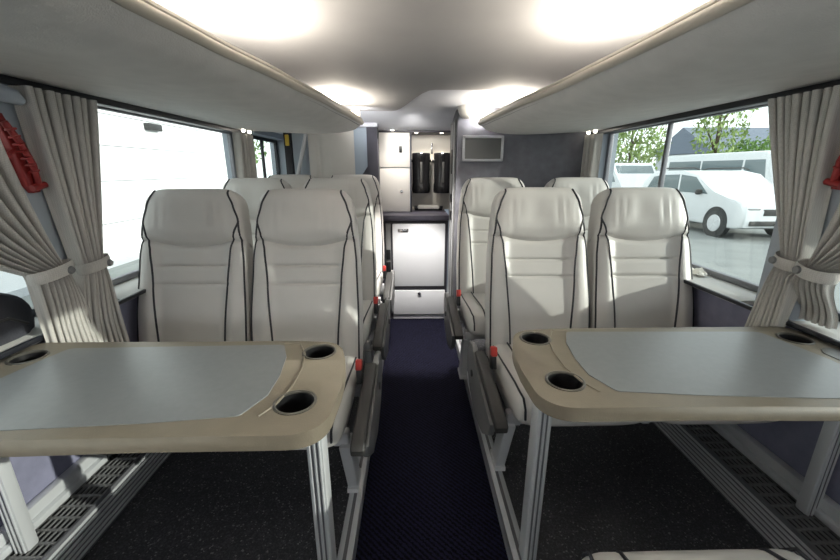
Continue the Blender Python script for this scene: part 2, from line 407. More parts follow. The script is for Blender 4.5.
def make_seat(label_cat=None):
    root = thing('passenger_seat', None, 'seat')
    ts = sorted(set([i / 46 for i in range(43)] + [.46, .467, .475, .483, .49, .56, .567, .575, .583, .59, .662, .672, .677, .682, .687, .694, .702] + [.92, .94, .955, .968, .979, .988, .994, .998, 1.0]))
    ts = [t for i, t in enumerate(ts) if i == 0 or t - ts[i - 1] > .003 or t >= .99]
    isp = min(range(len(ts)), key=lambda i: abs(ts[i] - .682))
    rows = [back_section(t) for t in ts]; n = len(rows[0])
    for nm, rr, hd in (('backrest', rows[:isp + 1], None), ('headrest', rows[isp:], None)):
        b = MB(); b.grid(lambda i, j: rr[j][i], n, len(rr), closed_u=True, caps=True)
        o = b.build(nm, M['leather'], root, angle=70)
        if nm == 'backrest': bk = o
        else: hdr = o
    # dark piping
    for s in (-1, 1):
        pts = [front(s * interp(t, [(0, .138), (.12, .141), (.5, .160), (.66, .172), (.74, .186), (.82, .205)]), t, .001) for t in [i / 60 for i in range(0, 50)]]
        b = MB(); b.tube(pts, .0042, 6); b.build('piping', M['piping'], bk)
        edge = [(0, .232), (.3, .232), (.6, .223), (.82, .203), (.9, .184), (.975, .158)]
        pts = [front(s * interp(t, edge), t, .001) for t in [i / 70 for i in range(0, 69)] + [.978, .984]]
        b = MB(); b.tube(pts, .0044, 6); b.build('piping', M['piping'], bk)
    # seat cushion
    b = MB(); L0, L1 = -.545, .02; nn = 56; NR = 26
    def cush(i, j):
        v = j / (NR - 1); y = L0 + (L1 - L0) * (1 - math.cos(v * PI)) / 2 if True else 0
        e = min(1, (y - L0) / .09); e2 = min(1, (L1 - y) / .04)
        f = max(0.0, 1 - (1 - e) ** 2.4) ** (1 / 2.4) * max(0., 1 - (1 - e2) ** 2.5) ** .4
        a = 2 * PI * i / nn; c, s_ = math.cos(a), math.sin(a)
        x = .239 * math.copysign(abs(c) ** .42, c) * (.90 + .10 * f)
        zt = .49 - .045 * sst(y, L0, L1)
        zm, hz = (zt + .345) / 2, (zt - .345) / 2
        z = zm + hz * math.copysign(abs(s_) ** .55, s_) * (.25 + .75 * f)
        if s_ > 0: z += .014 * sst(abs(x), .14, .2) * f * abs(s_)
        return (x, y, z)
    b.grid(cush, nn, NR, closed_u=True, caps=True)
    cu = b.build('cushion', M['leather'], root, angle=70)
    for s in (-1, 1):
        for xx in (.155, .219):
            pts = []
            for y, dz in ((-.02, 0), (-.15, 0), (-.3, 0), (-.42, .0), (-.485, -.003)):
                zt = .49 - .045 * sst(y, L0, L1)
                pts.append((s * xx, y, zt + (.008 if xx < .2 else -.008) + dz))
            pts += [(s * (xx - .003), -.525, .476), (s * (xx - .006), -.547, .445), (s * (xx - .008), -.549, .405)]
            # smooth it
            sm = []
            for i in range(len(pts) - 1):
                for q in range(4):
                    u = q / 4; sm.append(Vector(pts[i]).lerp(Vector(pts[i + 1]), u))
            sm.append(Vector(pts[-1]))
            b = MB(); b.tube(sm, .0042, 6); b.build('piping', M['piping'], cu)
    # under-frame
    b = MB()
    b.bx(-.243, .243, -.44, -.40, .305, .352, .006); b.bx(-.243, .243, -.08, -.04, .262, .345, .006)
    b.bx(-.22, -.19, -.44, -.04, .30, .35, .004); b.bx(.19, .22, -.44, -.04, .30, .35, .004)
    b.build('seat_frame', M['whitemetal'], root)
    return root
def add_aisle_side(root, s):
    """armrest, belt buckle and leg on the aisle side; s = direction of the aisle in local x"""
    b = MB()
    prof = [(-.12, .452), (-.545, .402), (-.565, .385), (-.560, .362), (-.15, .405), (-.11, .42), (-.105, .442)]
    ax = s * .293
    b.prism(prof, ax - .023, ax + .023, .007, 'YZ')
    arm = b.build('armrest', M['charcoal'], root)
    b = MB()
    sh = [(-.06, .455), (.03, .43), (.07, .37), (.05, .28), (-.05, .21), (-.22, .18), (-.38, .22), (-.48, .29), (-.52, .365), (-.15, .405), (-.10, .45)]
    b.prism(sh, ax + s * .006, ax + s * .030, .006, 'YZ')
    b.build('armrest_shell', M['shell'], arm)
    b = MB(); b.lathe([(0, -.004), (.016, -.004), (.016, .004), (0, .004)], (ax + s * .031, -.10, .33), 16, 'X'); b.build('pivot_cap', M['charcoal'], arm)
    # leg: slanted pressed metal panel
    b = MB(); lx = s * .232
    b.prism([(-.46, .31), (-.38, .31), (-.27, .035), (-.35, .035)], lx - .02, lx + .02, .005, 'YZ')
    b.prism([(-.36, .017), (-.25, .017), (-.25, .036), (-.36, .036)], lx - .022, lx + .022, .003, 'YZ')
    b.build('leg', M['whitemetal'], root)
    b = MB(); b.box((s * .262, -.235, .475), (.022, .05, .085), .005, rot=(-.3, 0, 0)); bu = b.build('belt_buckle', M['black'], root)
    b = MB(); b.box((s * .262, -.244, .512), (.024, .036, .040), .005, rot=(-.3, 0, 0)); b.build('release_button', M['button'], bu)
    bu['label'] = 'black seat belt buckle with red release button'

SG = 'pale leather coach seats with dark piping'
proto = make_seat()
def seat(x, y, label, aisle=0, rz=0, first=[True]):
    o = proto if first[0] else copy_tree(proto)
    first[0] = False
    o.location = (x, y, ZP); o.rotation_euler = (0, 0, rz); o.scale = (1, 1, 1.0 + (.028 if y > 2.2 else 0) + (.010 if y > 2.9 else 0)); tag(o, label, 'seat', SG)
    return o
seats = []
ROW = [(-1, 0, 1.56), (-1, 1, 2.27), (-1, 2, 2.97), (1, 0, 1.66), (1, 1, 2.39)]
LB = {
 (-1, 0, 'w'): 'pale leather window seat behind the table, beside the window onto the white building',
 (-1, 0, 'a'): 'pale leather aisle seat behind the table on the white building side, red buckle below',
 (-1, 1, 'w'): 'pale leather window seat in the middle row of three, mostly hidden by front seat',
 (-1, 1, 'a'): 'pale leather aisle seat in the middle row of three on white building side',
 (-1, 2, 'w'): 'pale leather window seat in the rearmost row, only its top showing',
 (-1, 2, 'a'): 'pale leather aisle seat in the rearmost row, close to the fridge',
 (1, 0, 'w'): 'pale leather window seat behind the table, beside the window onto parked cars',
 (1, 0, 'a'): 'pale leather aisle seat behind the table on the parked car side',
 (1, 1, 'w'): 'pale leather window seat of second row against the purple partition, top showing',
 (1, 1, 'a'): 'pale leather aisle seat of second row below the wall monitor'}
plan = []
for s, r, y in ROW:
    plan.append((-1.02 if s < 0 else 1.03, y, LB[(s, r, 'w')], 0))
    xa = s * .535
    if s > 0 and r == 1: xa = .475
    if s < 0: xa = -.53
    plan.append((xa, y, LB[(s, r, 'a')], -s))
for x, y, lb, a in plan: seats.append(seat(x, y, lb))
facing = seat(.515, .06, 'pale leather seat facing the others, only its curved cushion edge showing', rz=PI)
for o, (x, y, lb, a) in zip(seats, plan):
    if a: add_aisle_side(o, a)

# ================================================================== TABLES
def roundpoly(pts, n=7):
    """pts: (x, y, r); rounded corners"""
    out = []; N = len(pts)
    for i in range(N):
        p = Vector(pts[i][:2]); a = Vector(pts[i - 1][:2]); c = Vector(pts[(i + 1) % N][:2]); r = pts[i][2]
        if r <= 0: out.append((p.x, p.y)); continue
        u = (a - p).normalized(); v = (c - p).normalized()
        r = min(r, (a - p).length * .49, (c - p).length * .49)
        p0, p1 = p + u * r, p + v * r
        for k in range(n + 1):
            t = k / n; q = (1 - t) ** 2 * p0 + 2 * t * (1 - t) * p + t * t * p1
            out.append((q.x, q.y))
    return out
TT = .82
def make_table(s):
    """local frame: origin on the platform under the aisle end; u to the wall = s*x, y as in the cabin"""
    root = thing('folding_table', None, 'table')
    top = TT - ZP
    def X(u): return s * u
    # outline, u measured from the coach centre line
    ol = [(.236, .82, 0), (.243, .649, .15), (.6, .648, 0), (1.0, .638, 0), (1.235, .638, .05), (1.245, .98, .04), (1.205, 1.092, .03), (.9, 1.092, 0), (.42, 1.089, 0), (.285, 1.078, .06), (.243, .95, .1)]
    poly = roundpoly([(X(u), y, r) for u, y, r in ol], 14)
    if s > 0: poly = poly[::-1]
    b = MB(); b.prism(poly, top - .036, top, .011, 'XY', 4)
    tp = b.build('tabletop', M['tan'], root, angle=50)
    CUPS = ((.333, 1.013, .043), (.330, .762, .043), (1.150, .995, .040), (1.175, .70, .04))
    drill(tp, [(X(u), y, top, r) for u, y, r in CUPS], .06)
    il = [(.436, .712, .01), (.62, .692, 0), (.90, .674, 0), (1.11, .668, .02), (1.112, .86, .02), (1.080, 1.048, .02), (.45, 1.060, .012), (.418, .98, .0), (.403, .88, 0), (.402, .79, 0)]
    poly = roundpoly([(X(u), y, r) for u, y, r in il], 4)
    if s > 0: poly = poly[::-1]
    b = MB(); b.prism(poly, top - .004, top + .0018, .0008, 'XY', 1)
    b.build('inlay', M['inlay'], tp)
    # shallow moulded step round the inlay
    rim = [(.455, 1.075), (.405, 1.07), (.372, 1.0), (.358, .92), (.357, .83), (.372, .755), (.40, .70)]
    sm = []
    for i in range(len(rim) - 1):
        for q in range(5): sm.append(Vector((X(rim[i][0]), rim[i][1], top)).lerp(Vector((X(rim[i + 1][0]), rim[i + 1][1], top)), q / 5))
    b = MB(); b.tube(sm, .0030, 6); b.build('rim_bead', M['tan'], tp)
    # cup holders
    for u, y, r in CUPS:
        b = MB(); b.lathe([(r, -.002), (r + .006, .0), (r + .006, .002), (r + .002, .0036), (r - .001, .002), (r - .001, -.004)], (X(u), y, top), 36, cap=False)
        h = b.build('cup_holder', M['ring'], tp)
        b = MB(); b.lathe([(r - .001, -.003), (r - .004, -.055), (0, -.057)], (X(u), y, top), 36, cap=False); b.build('cup_well', M['black'], h)
    # oblong tray toward the wall
    poly = roundpoly([(X(u), y, .012) for u, y in ((1.140, .775), (1.205, .775), (1.205, .925), (1.165, .93), (1.136, .90))], 3)
    if s > 0: poly = poly[::-1]
    b = MB(); b.prism(poly, top - .01, top + .0016, .0008, 'XY', 1); b.build('tray_recess', M['ring'], tp)
    # legs: ribbed extrusions
    def leg(u, y, z0, w, d):
        b = MB(); c = X(u)
        b.bx(c - w / 2, c + w / 2, y - d / 2, y + d / 2, z0, top - .034, .006)
        for k in (-1, 0, 1):
            b.bx(c + k * w * .29 - w * .06, c + k * w * .29 + w * .06, y - d / 2 - .004, y + d / 2 + .004, z0, top - .034, .002)
        b.bx(c - w * .15 - w * .07, c - w * .15 + w * .05, y - d / 2 - .0015, y + d / 2 + .0015, z0 + .002, top - .034, 0, mi=1)
        b.bx(c + w * .10, c + w * .20, y - d / 2 - .0015, y + d / 2 + .0015, z0 + .002, top - .034, 0, mi=1)
        b.build('leg', [M['alu'], M['alu_dark']], root)
    leg(.318, .86, 0, .044, .055); leg(1.232 if s < 0 else 1.262, .905, .132, .044, .036)
    b = MB(); b.box((X(.77), .86, top - .050), (.92, .05, .026), .004); b.box((X(.30), .93, top - .052), (.05, .09, .03), .006)
    b.build('table_bracket', M['whitemetal'], root)
    return root
TG = 'coach tables with cup holders'
t1 = make_table(-1); t1.location = (0, 0, ZP); tag(t1, 'tan and grey table on the white building side of the aisle', 'table', TG)
t2 = make_table(1); t2.location = (-.008, .078, ZP); tag(t2, 'tan and grey table on the parked car side of the aisle', 'table', TG)

# ================================================================== FLOOR HEATERS
def heater(s, label):
    r = thing('floor_heater', label, 'heater', (s * 1.225, 0, ZP), 0, 'heater ducts along the side walls')
    b = MB(); ya, yb = -.9, 2.95 if s < 0 else 2.84
    xi = -s * .068                                  # towards the aisle
    b.prism([(xi, 0), (-xi * 1.05, 0), (-xi * 1.05, .118), (xi, .118)], ya, yb, 0, 'XZ')
    b.bx(xi - s * .006, xi, ya, yb, .0, .131, .001, mi=1)
    for k in range(6): b.bx(xi - s * .0095, xi - s * .005, ya, yb, .012 + k * .019, .012 + k * .019 + .010, .001)
    b.bx(-xi * 1.0, -xi * 1.09, ya, yb, .11, .137, .002)
    b.build('duct_casing', [M['alu'], M['alu_dark']], r)
    b = MB(); b.bx(xi * .93, -xi * .93, ya, yb, .116, .1195); b.build('duct_opening', M['black'], r, smooth=False)
    # pierced grille: slats along, ribs across
    b = MB()
    for k in range(8):
        x = xi * .93 - xi * 1.86 * k / 7
        b.bx(x - .0022, x + .0022, ya, yb, .121, .128)
    y = .2
    while y < yb:
        b.bx(-.066, .066, y - .0035, y + .0035, .122, .130); y += .045
    b.build('grille', M['shell'], r, smooth=False)
    return r
heater(-1, 'aluminium floor heater duct with slotted grille under the white building window')
heater(1, 'aluminium floor heater duct with slotted grille under the parked car window')
for s, n in ((-1, 3), (1, 4)):
    b = MB(); b.bx(s * 1.268, s * 1.301, Y0, 2.8, .262, .305, .008); b.bx(s * 1.255, s * 1.301, Y0, 2.8, .238, .262, .004)
    struct(b.build('trim_%d' % n, M['alu']))
b = MB(); b.bx(-1.30, -1.235, 1.255, 1.285, .238, .262, .003); b.bx(-1.25, -1.235, 1.255, 1.285, .238, .285, .003); b.bx(-1.30, -1.285, 1.255, 1.285, .238, .285, .003)
tag(b.build('floor_bracket', M['black']), 'small black bracket on the heater duct under table', 'bracket')

# ================================================================== LUGGAGE RACKS
LIPL = [(-1.2, -.62), (-.3, -.61), (.4, -.60), (.8, -.585), (1.05, -.56), (1.46, -.50), (1.93, -.445), (2.45, -.400), (2.68, -.385)]
LIPR = [(-1.2, .57), (-.3, .56), (.4, .55), (.75, .54), (1.03, .53), (1.52, .50), (2.05, .44), (2.5, .405), (2.70, .39)]
def rack(s, LIP, label):
    r = thing('luggage_rack', label, 'luggage rack', (0, 0, 0), 0, 'overhead luggage racks')
    ye = LIP[-1][0]
    def lipx(y): return interp(y, LIP)
    ys = [Y0 + (ye - Y0) * k / 60 for k in range(61)]
    ext = [(ye + .16 * math.sin(a), a) for a in [k * PI / 2 / 10 for k in range(1, 11)]]
    rows = []
    for y in ys: rows.append((y, lipx(y), 1.0))
    for y, a in ext: rows.append((y, s * (abs(lipx(ye)) + (.62) * (1 - math.cos(a)) ** 1.0), math.cos(a) * .9 + .1))
    nu = 22
    def und(i, j):
        y, xl, f = rows[j]; v = i / (nu - 1)
        xo = s * 1.262
        x = xl + (xo - xl) * v
        zl, zo = 1.622, 1.592
        belly = .058 * math.sin(PI * min(1, v ** .55)) * (1 - .35 * v)
        return (x, y, zl + (zo - zl) * v - belly * (.3 + .7 * f))
    b = MB(); b.grid(und, nu, len(rows))
    b.build('rack_underside', M['rack'], r, angle=80)
    # top shelf
    b = MB(); b.grid(lambda i, j: ((rows[j][1] + (s * 1.29 - rows[j][1]) * i / 3), rows[j][0], 1.632), 4, len(rows))
    b.build('rack_top', M['ceiling'], r)
    # rounded lip
    b = MB(); pts = [(x, y, 1.629) for y, x, f in rows]
    b.tube(pts, .0135, 10); b.tube([(x + s * .006, y, 1.646) for y, x, f in rows[:62]], .011, 8)
    b.build('rack_lip', M['lip'], r)
    b = MB(); b.tube([(x + s * .018, y, 1.612) for y, x, f in rows[:64]], .0045, 6); b.build('lip_groove', M['alu_dark'], r)
    # pair of reading spots near the rear
    for yy in (2.70, 2.80):
        b = MB(); b.lathe([(0, -.004), (.009, -.004), (.011, 0), (.011, .012), (0, .012)], (s * 1.17, yy, 1.574), 14); b.build('reading_light', M['lampglow'], r)
    # dark curtain track on the outer edge
    b = MB(); b.bx(s * 1.215, s * 1.262, Y0, 2.86, 1.566, 1.592, .003); b.bx(s * 1.255, s * 1.30, Y0, 2.86, 1.580, 1.612, .003)
    b.build('curtain_track', M['trimblack'], r)
    # end bracket
    if s < 0:
        b = MB(); b.bx(lipx(ye) + s * .01, lipx(ye) + s * .13, ye - .015, ye + .0, 1.648, 1.70, .003)
        b.build('rack_end_plate', M['lip'], r)
    return r
rack(-1, LIPL, 'long grey overhead luggage rack above the white building window')
rack(1, LIPR, 'long grey overhead luggage rack above the parked car window')

# ================================================================== CURTAINS
def curtain(name, label, s, top, tie, bot, ztie, zbot, zt=1.564, n=9, amp=.024, ease=(2.2, 2.2), x0=1.19, group='tied-back window curtains', seed=0, tieband=True, drift=0.):
    rnd = random.Random(seed); ph = [rnd.uniform(.75, 1.25) for _ in range(n + 2)]; am = [rnd.uniform(.7, 1.2) for _ in range(n + 2)]
    NS = n * 14 + 1; NV = 60
    r = thing(name, label, 'curtain', (s * x0, (top[0] + top[1]) / 2, zbot), 0, group)
    oy = (top[0] + top[1]) / 2
    acc = [0]
    for k in range(n): acc.append(acc[-1] + ph[k])
    tot = acc[-1]
    def fn(i, j):
        u = i / (NS - 1); k = min(n - 1, int(u * n)); fr = u * n - k
        uu = (acc[k] + fr * ph[k]) / tot
        v = j / (NV - 1); z = zt + (zbot - zt) * v
        if tie and z >= ztie:
            a = (zt - z) / (zt - ztie)
            e0, e1 = a ** ease[0], a ** ease[1]
            y0 = top[0] + (tie[0] - top[0]) * e0; y1 = top[1] + (tie[1] - top[1]) * e1; g = a ** 2
        elif tie:
            a = (ztie - z) / (ztie - zbot); e = a ** .62
            y0 = tie[0] + (bot[0] - tie[0]) * e; y1 = tie[1] + (bot[1] - tie[1]) * e; g = 1 - .75 * sst(a, 0, .5)
        else:
            y0 = top[0] + (bot[0] - top[0]) * v; y1 = top[1] + (bot[1] - top[1]) * v; g = .2
        y = y0 + (y1 - y0) * uu
        w = .5 - .5 * math.cos(2 * PI * fr)
        ampz = amp * am[k] * (1 - .25 * g) * (1 if not tie or z >= ztie else 1 - .45 * sst((ztie - z) / (ztie - zbot), 0, .6))
        x = -s * ampz * (w ** .8 - .5) * 2
        x += -s * .018 * g * math.sin(PI * u)           # gathered bundle bulges into the cabin
        if tie and z < ztie: x += s * drift * sst((ztie - z) / (ztie - zbot), .1, 1)
        y += .006 * math.sin(4 * PI * fr) * (1 - g)
        return (x, y - oy, z - zbot)
    b = MB(); b.grid(fn, NS, NV)
    cl = b.build('curtain_cloth', M['curtain'], r, angle=85)
    if tie and tieband:
        yc = (tie[0] + tie[1]) / 2 - oy; hw = (tie[1] - tie[0]) / 2 + .010
        def band(i, j):
            a = 2 * PI * i / 40; zz = (j / 6 - .5) * .036
            bul = 1 + .06 * math.cos(j / 6 * PI - PI / 2)
            return (-s * .018 + .040 * math.cos(a) * bul, yc + hw * math.sin(a) * bul, ztie - zbot + zz + .010 * math.sin(a + .5))
        b = MB(); b.grid(band, 40, 7, closed_u=True); b.build('tie_band', M['curtain'], r)
        b = MB(); b.lathe([(0, -.006), (.011, -.006), (.013, 0), (.009, .006), (0, .006)], (-s * .060, yc + .02, ztie - zbot), 14, 'X'); b.build('tie_button', M['shell'], r)
    return r
curtain('window_curtain', 'grey tied curtain beyond the red hammer, on white building window', -1, (1.225, 1.49), (1.265, 1.355), (1.20, 1.41), 1.015, .60, n=8, ease=(1.3, 1.05), seed=1)
curtain('window_curtain', 'grey tied curtain on near side of the pillar with the red hammer, dark bag beside', -1, (.60, 1.115), (1.095, 1.205), (1.10, 1.29), 1.03, .64, n=9, ease=(1.9, 1.5), seed=2, x0=1.185)
curtain('window_curtain', 'grey tied curtain bordering the parked cars view', 1, (1.17, 1.415), (1.145, 1.215), (1.185, 1.32), 1.045, .60, n=8, ease=(1.6, 1.05), seed=3)
curtain('window_curtain', 'grey tied curtain crossing in front of pillar on the parked car side, red hammer above', 1, (.55, 1.07), (1.045, 1.135), (1.085, 1.30), 1.035, .845, n=9, ease=(1.9, 1.4), seed=4, x0=1.185, drift=.085)
curtain('window_curtain', 'narrow hanging grey curtain by the rear window of white building side', -1, (2.63, 2.88), None, (2.60, 2.87), 1, 1.06, n=5, amp=.026, seed=5, group='straight hanging curtains')
curtain('window_curtain', 'narrow hanging grey curtain beside the purple partition', 1, (2.68, 2.85), None, (2.68, 2.85), 1, 1.06, n=5, amp=.026, seed=6, group='straight hanging curtains')
# cream curtain hung across beside the blue panel
b = MB()
def cf(i, j):
    u = i / 60; v = j / 20; x = -.90 + .37 * u
    return (x, 3.285 + .006 * math.sin(u * 9) + .012 * math.exp(-((u - .22) / .05) ** 2) * (.4 + v), 1.70 - .75 * v)
b.grid(cf, 61, 21)
r = thing('stair_curtain', 'cream fabric curtain hung at the rear beside the blue-grey panel', 'curtain', (0, 0, 0))
b.build('curtain_cloth', M['cream'], r); b = MB(); b.bx(-.90, -.53, 3.275, 3.315, 1.69, 1.715, .003); b.build('curtain_rod', M['alu'], r)
# slanted stair rail
r = thing('stair_handrail', 'pale slanted handrail at the rear stairs beside the cream curtain', 'handrail', (0, 0, 0))
b = MB(); b.tube([(-1.04, 3.30, 1.18), (-.915, 3.30, 1.62)], .016, 12); b.build('rail', M['whitemetal'], r)
b = MB(); b.tube([(-1.06, 3.34, 1.10), (-1.04, 3.30, 1.18)], .016, 12); b.tube([(-1.08, 3.31, 1.285), (-1.005, 3.31, 1.285)], .010, 10); b.build('rail_bracket', M['whitemetal'], r)
b = MB(); b.bx(-1.12, -1.06, 3.36, 3.42, 0, 1.72, .004); tag(b.build('door_post', M['trimblack']), 'black door post at the rear beside the window', 'post')
b = MB(); b.box((-1.085, 3.34, 1.565), (.03, .02, .085), .004); tag(b.build('hanging_tag', M['yellow']), 'small yellow tag hanging on the black door post', 'tag')
b = MB(); b.bx(-1.05, -.905, 3.36, 3.40, 0, 1.70, .003); struct(b.build('partition_stair', M['pillar'], smooth=False))

# ================================================================== EMERGENCY HAMMERS on the pillars
def hammer(s, label, dy, dz, k=1.0):
    r = thing('emergency_hammer', label, 'hammer', (s * 1.212, dy, dz), 0, 'red emergency hammers')
    r.rotation_euler = (s * -.0, 0, 0)
    b = MB()
    b.prism([(-.050, .10), (-.024, .108), (.004, .02), (.028, -.085), (.028, -.110), (.006, -.112), (-.008, -.09), (-.022, .0)], -.012, .012, .005, 'YZ')
    b.build('holder', M['red'], r)
    b = MB(); b.tube([(-s * .018, -.035, .085), (-s * .026, -.012, .03), (-s * .026, .008, -.03), (-s * .018, .018, -.09)], .009, 10); 
    for q in range(7): b.box((-s * .026, -.03 + .006 * q, .065 - .019 * q), (.021, .0205, .006), .002, rot=(.35, 0, 0))
    b.build('handle', M['red'], r)
    b = MB(); b.tube([(-s * .020, -.008, -.098), (-s * .020, .036, -.088)], .010, 10); b.build('hammer_head', M['red'], r)
    b = MB(); b.tube([(-s * .012, -.048, -.01), (-s * .014, -.04, .0), (-s * .012, -.02, .01)], .006, 8); b.build('clip', M['red'], r)
    return r
hammer(-1, 'red emergency hammer on the pillar between the two white building side curtains', 1.195, 1.375)
hammer(1, 'red emergency hammer on the pillar between the parked car side curtains', 1.125, 1.385)
b = MB(); b.tube([(-1.235, 1.15, 1.535), (-1.20, 1.175, 1.537), (-1.19, 1.205, 1.53), (-1.19, 1.225, 1.52)], [.020, .024, .022, .012], 12)
tag(b.build('coat_hook', M['pillar']), 'blue-grey rounded coat hook on the pillar above red hammer', 'hook')

# ================================================================== GALLEY
g = thing('galley_cabinet', 'white galley cabinet with two stacked doors and open lit alcove at the rear', 'cabinet', (0, 0, 0))
b = MB()
b.bx(-.375, -.353, 3.50, 3.9, .962, 1.66, .002); b.bx(-.076, -.062, 3.50, 3.9, .962, 1.66, .002)
b.bx(-.375, .345, 3.49, 3.9, 1.642, 1.662, .002); b.bx(-.375, -.345, 3.38, 3.50, .962, 1.66, .002); b.bx(.33, .345, 3.50, 3.9, .962, 1.66, .002)
b.build('cabinet_frame', M['frame'], g)
b = MB(); b.bx(-.075, .34, 3.74, 3.78, .962, 1.66); b.build('alcove_back', M['alcove'], g, smooth=False)
b = MB(); b.bx(-.350, -.079, 3.50, 3.53, 1.352, 1.640, .004); d = b.build('door', M['cabinet'], g)
b = MB(); b.bx(-.170, -.145, 3.492, 3.502, 1.475, 1.53, .004); b.build('latch', M['black'], d)
b = MB(); b.bx(-.350, -.079, 3.50, 3.53, .966, 1.344, .004); d = b.build('door', M['cabinet'], g)
b = MB(); b.lathe([(0, -.005), (.010, -.005), (.012, .005), (0, .008)], (-.155, 3.496, 1.145), 14, 'Y'); b.build('knob', M['chrome'], d)
for x in (-.225, -.02, .2):
    b = MB(); b.lathe([(0, -.003), (.012, -.003), (.014, .003), (0, .003)], (x, 3.535 if x > -.1 else 3.46, 1.640 if x > -.1 else 1.655), 16); b.build('downlight', M['lampglow'], g)
b = MB(); b.bx(-.345, .255, 3.25, 3.9, .915, .960, .006)
tag(b.build('galley_counter', M['counter']), 'dark purple worktop over the small white fridge', 'counter')
# refrigerator
f = thing('refrigerator', 'small white fridge with drawer below, under the galley counter', 'fridge', (0, 0, 0))
b = MB(); b.bx(-.335, .252, 3.30, 3.9, .0, .905, .003); b.build('fridge_case', M['frame'], f)
b = MB(); b.bx(-.233, .225, 3.265, 3.30, .325, .885, .008); d = b.build('door', M['fridge'], f)
b = MB(); b.bx(-.185, -.095, 3.259, 3.267, .815, .842, .004); bd = b.build('badge', M['black'], d)
b = MB(); b.bx(-.180, -.100, 3.2575, 3.2595, .8195, .8375, .001); b.build('badge_plate', M['chrome'], bd)
b = MB(); b.bx(-.236, .232, 3.265, 3.30, .055, .285, .006); d = b.build('drawer', M['fridge'], f)
b = MB(); b.lathe([(0, -.010), (.013, -.010), (.016, .004), (0, .006)], (.0, 3.258, .258), 16, 'Y'); b.build('drawer_knob', M['chrome'], d)
b = MB(); b.bx(-.238, .235, 3.28, 3.30, .008, .046, .003); b.build('kick_plate', M['fridge'], f)
b = MB(); b.bx(-.292, -.248, 3.28, 3.30, .06, .885, .004); sp = b.build('side_panel', M['shell'], f)
b = MB(); b.bx(-.29, -.252, 3.272, 3.282, .57, .66, .003); b.bx(-.29, -.252, 3.272, 3.282, .46, .55, .003); b.build('switch_plate', M['black'], sp)
# cup dispensers
for i, x in enumerate((.0236, .221)):
    r = thing('cup_dispenser', ['black cylindrical cup dispenser nearer the white cabinet doors', 'black cylindrical cup dispenser nearer the door latch'][i], 'cup dispenser', (x, 3.625, 0), 0, 'black cup dispensers')
    b = MB(); b.lathe([(0, 1.125), (.076, 1.125), (.083, 1.135), (.083, 1.20), (.079, 1.215), (.079, 1.42), (.083, 1.43), (.083, 1.472), (.076, 1.478), (0, 1.478)], (0, 0, 0), 30); b.build('canister', M['cupblack'], r)
    b = MB(); b.bx(-.095, .095, .06, .112, 1.40, 1.425, .003); b.bx(-.06, .06, .06, .112, 1.16, 1.18, .003); b.build('wall_bracket', M['cupblack'], r)
    b = MB(); b.bx(-.008, .008, -.083, -.076, 1.22, 1.40, .002); b.build('level_strip', M['screen'], r)
r = thing('water_tap', 'small chrome tap on the alcove wall between the black cup dispensers', 'tap', (.122, 3.72, 0))
b = MB(); b.tube([(0, .018, 1.50), (0, -.06, 1.50), (0, -.085, 1.475)], .011, 10); b.build('spout', M['chrome'], r)
b = MB(); b.tube([(0, -.05, 1.50), (0, -.05, 1.565)], .008, 10); b.build('lever', M['chrome'], r)
r = thing('towel_dispenser', 'white paper towel holder with black ends on the counter below cup dispensers', 'towel holder', (.095, 3.66, .96))
b = MB(); b.box((0, 0, .034), (.20, .06, .036), .008); b.build('towel_pack', M['paper'], r)
b = MB(); b.box((-.12, 0, .030), (.03, .05, .026), .004); b.box((.12, 0, .030), (.03, .05, .026), .004); b.bx(-.13, .13, -.005, .02, 0, .021, .002); b.build('holder_base', M['black'], r)

# ================================================================== MONITOR and DOME
r = thing('wall_monitor', 'small silver framed grey screen on the purple rear partition', 'monitor', (.445, 2.86, 1.476))
b = MB()
W, H, F = .146, .087, .017
b.bx(-W, W, -.024, 0, H - F, H, .004); b.bx(-W, W, -.024, 0, -H, -H + F, .004); b.bx(-W, -W + F, -.024, 0, -H, H, .004); b.bx(W - F, W, -.024, 0, -H, H, .004)
b.build('monitor_frame', M['tvframe'], r)
b = MB(); b.bx(-W + F - .002, W - F + .002, -.014, 0, -H + F - .002, H - F + .002); b.build('screen', M['screen'], r, smooth=False)
r = thing('ceiling_dome', 'white round dome on the ceiling edge above the monitor', 'dome', (.318, 2.79, 1.728))
b = MB(); b.lathe([(0, -.065), (.028, -.060), (.048, -.044), (.060, -.02), (.064, .0)], (0, 0, 0), 28); b.build('dome_cover', M['hazel'], r)
b = MB(); b.lathe([(.066, -.004), (.068, .008), (.064, .016), (0, .016)], (0, 0, 0), 28); b.build('dome_base', M['hazel'], r)

# ================================================================== LEDGE CLUTTER
b = MB()
rb = random.Random(4)
def bagf(i, j):
    a = 2 * PI * i / 44; t = j / 18; ph = t * PI / 2
    c, s_ = math.cos(a), math.sin(a)
    rx = .072 * math.copysign(abs(c) ** .6, c); ry = .20 * math.copysign(abs(s_) ** .55, s_)
    h = .150 * (1 + .07 * math.sin(3 * a + 1) + .04 * math.sin(7 * a))
    k = math.cos(ph) ** .30 if ph < PI / 2 - 1e-6 else 0
    k *= 1 + .05 * math.sin(5 * a + 7 * t)
    return (-1.335 + rx * k, .985 + ry * k, ZSILL + .002 + h * math.sin(ph) ** .9)
b.grid(bagf, 44, 19, closed_u=True)
r = thing('cloth_bundle', 'dark grey bundled cloth bag lying on the window ledge beside tied curtain', 'bag', (0, 0, 0))
b.build('bag_body', M['bag'], r)
b = MB(); b.tube([(-1.262, .85, ZSILL + .08), (-1.260, .97, ZSILL + .075), (-1.262, 1.08, ZSILL + .07), (-1.275, 1.14, ZSILL + .03)], .005, 6); b.build('bag_seam', M['charcoal'], r)
rp = random.Random(11)
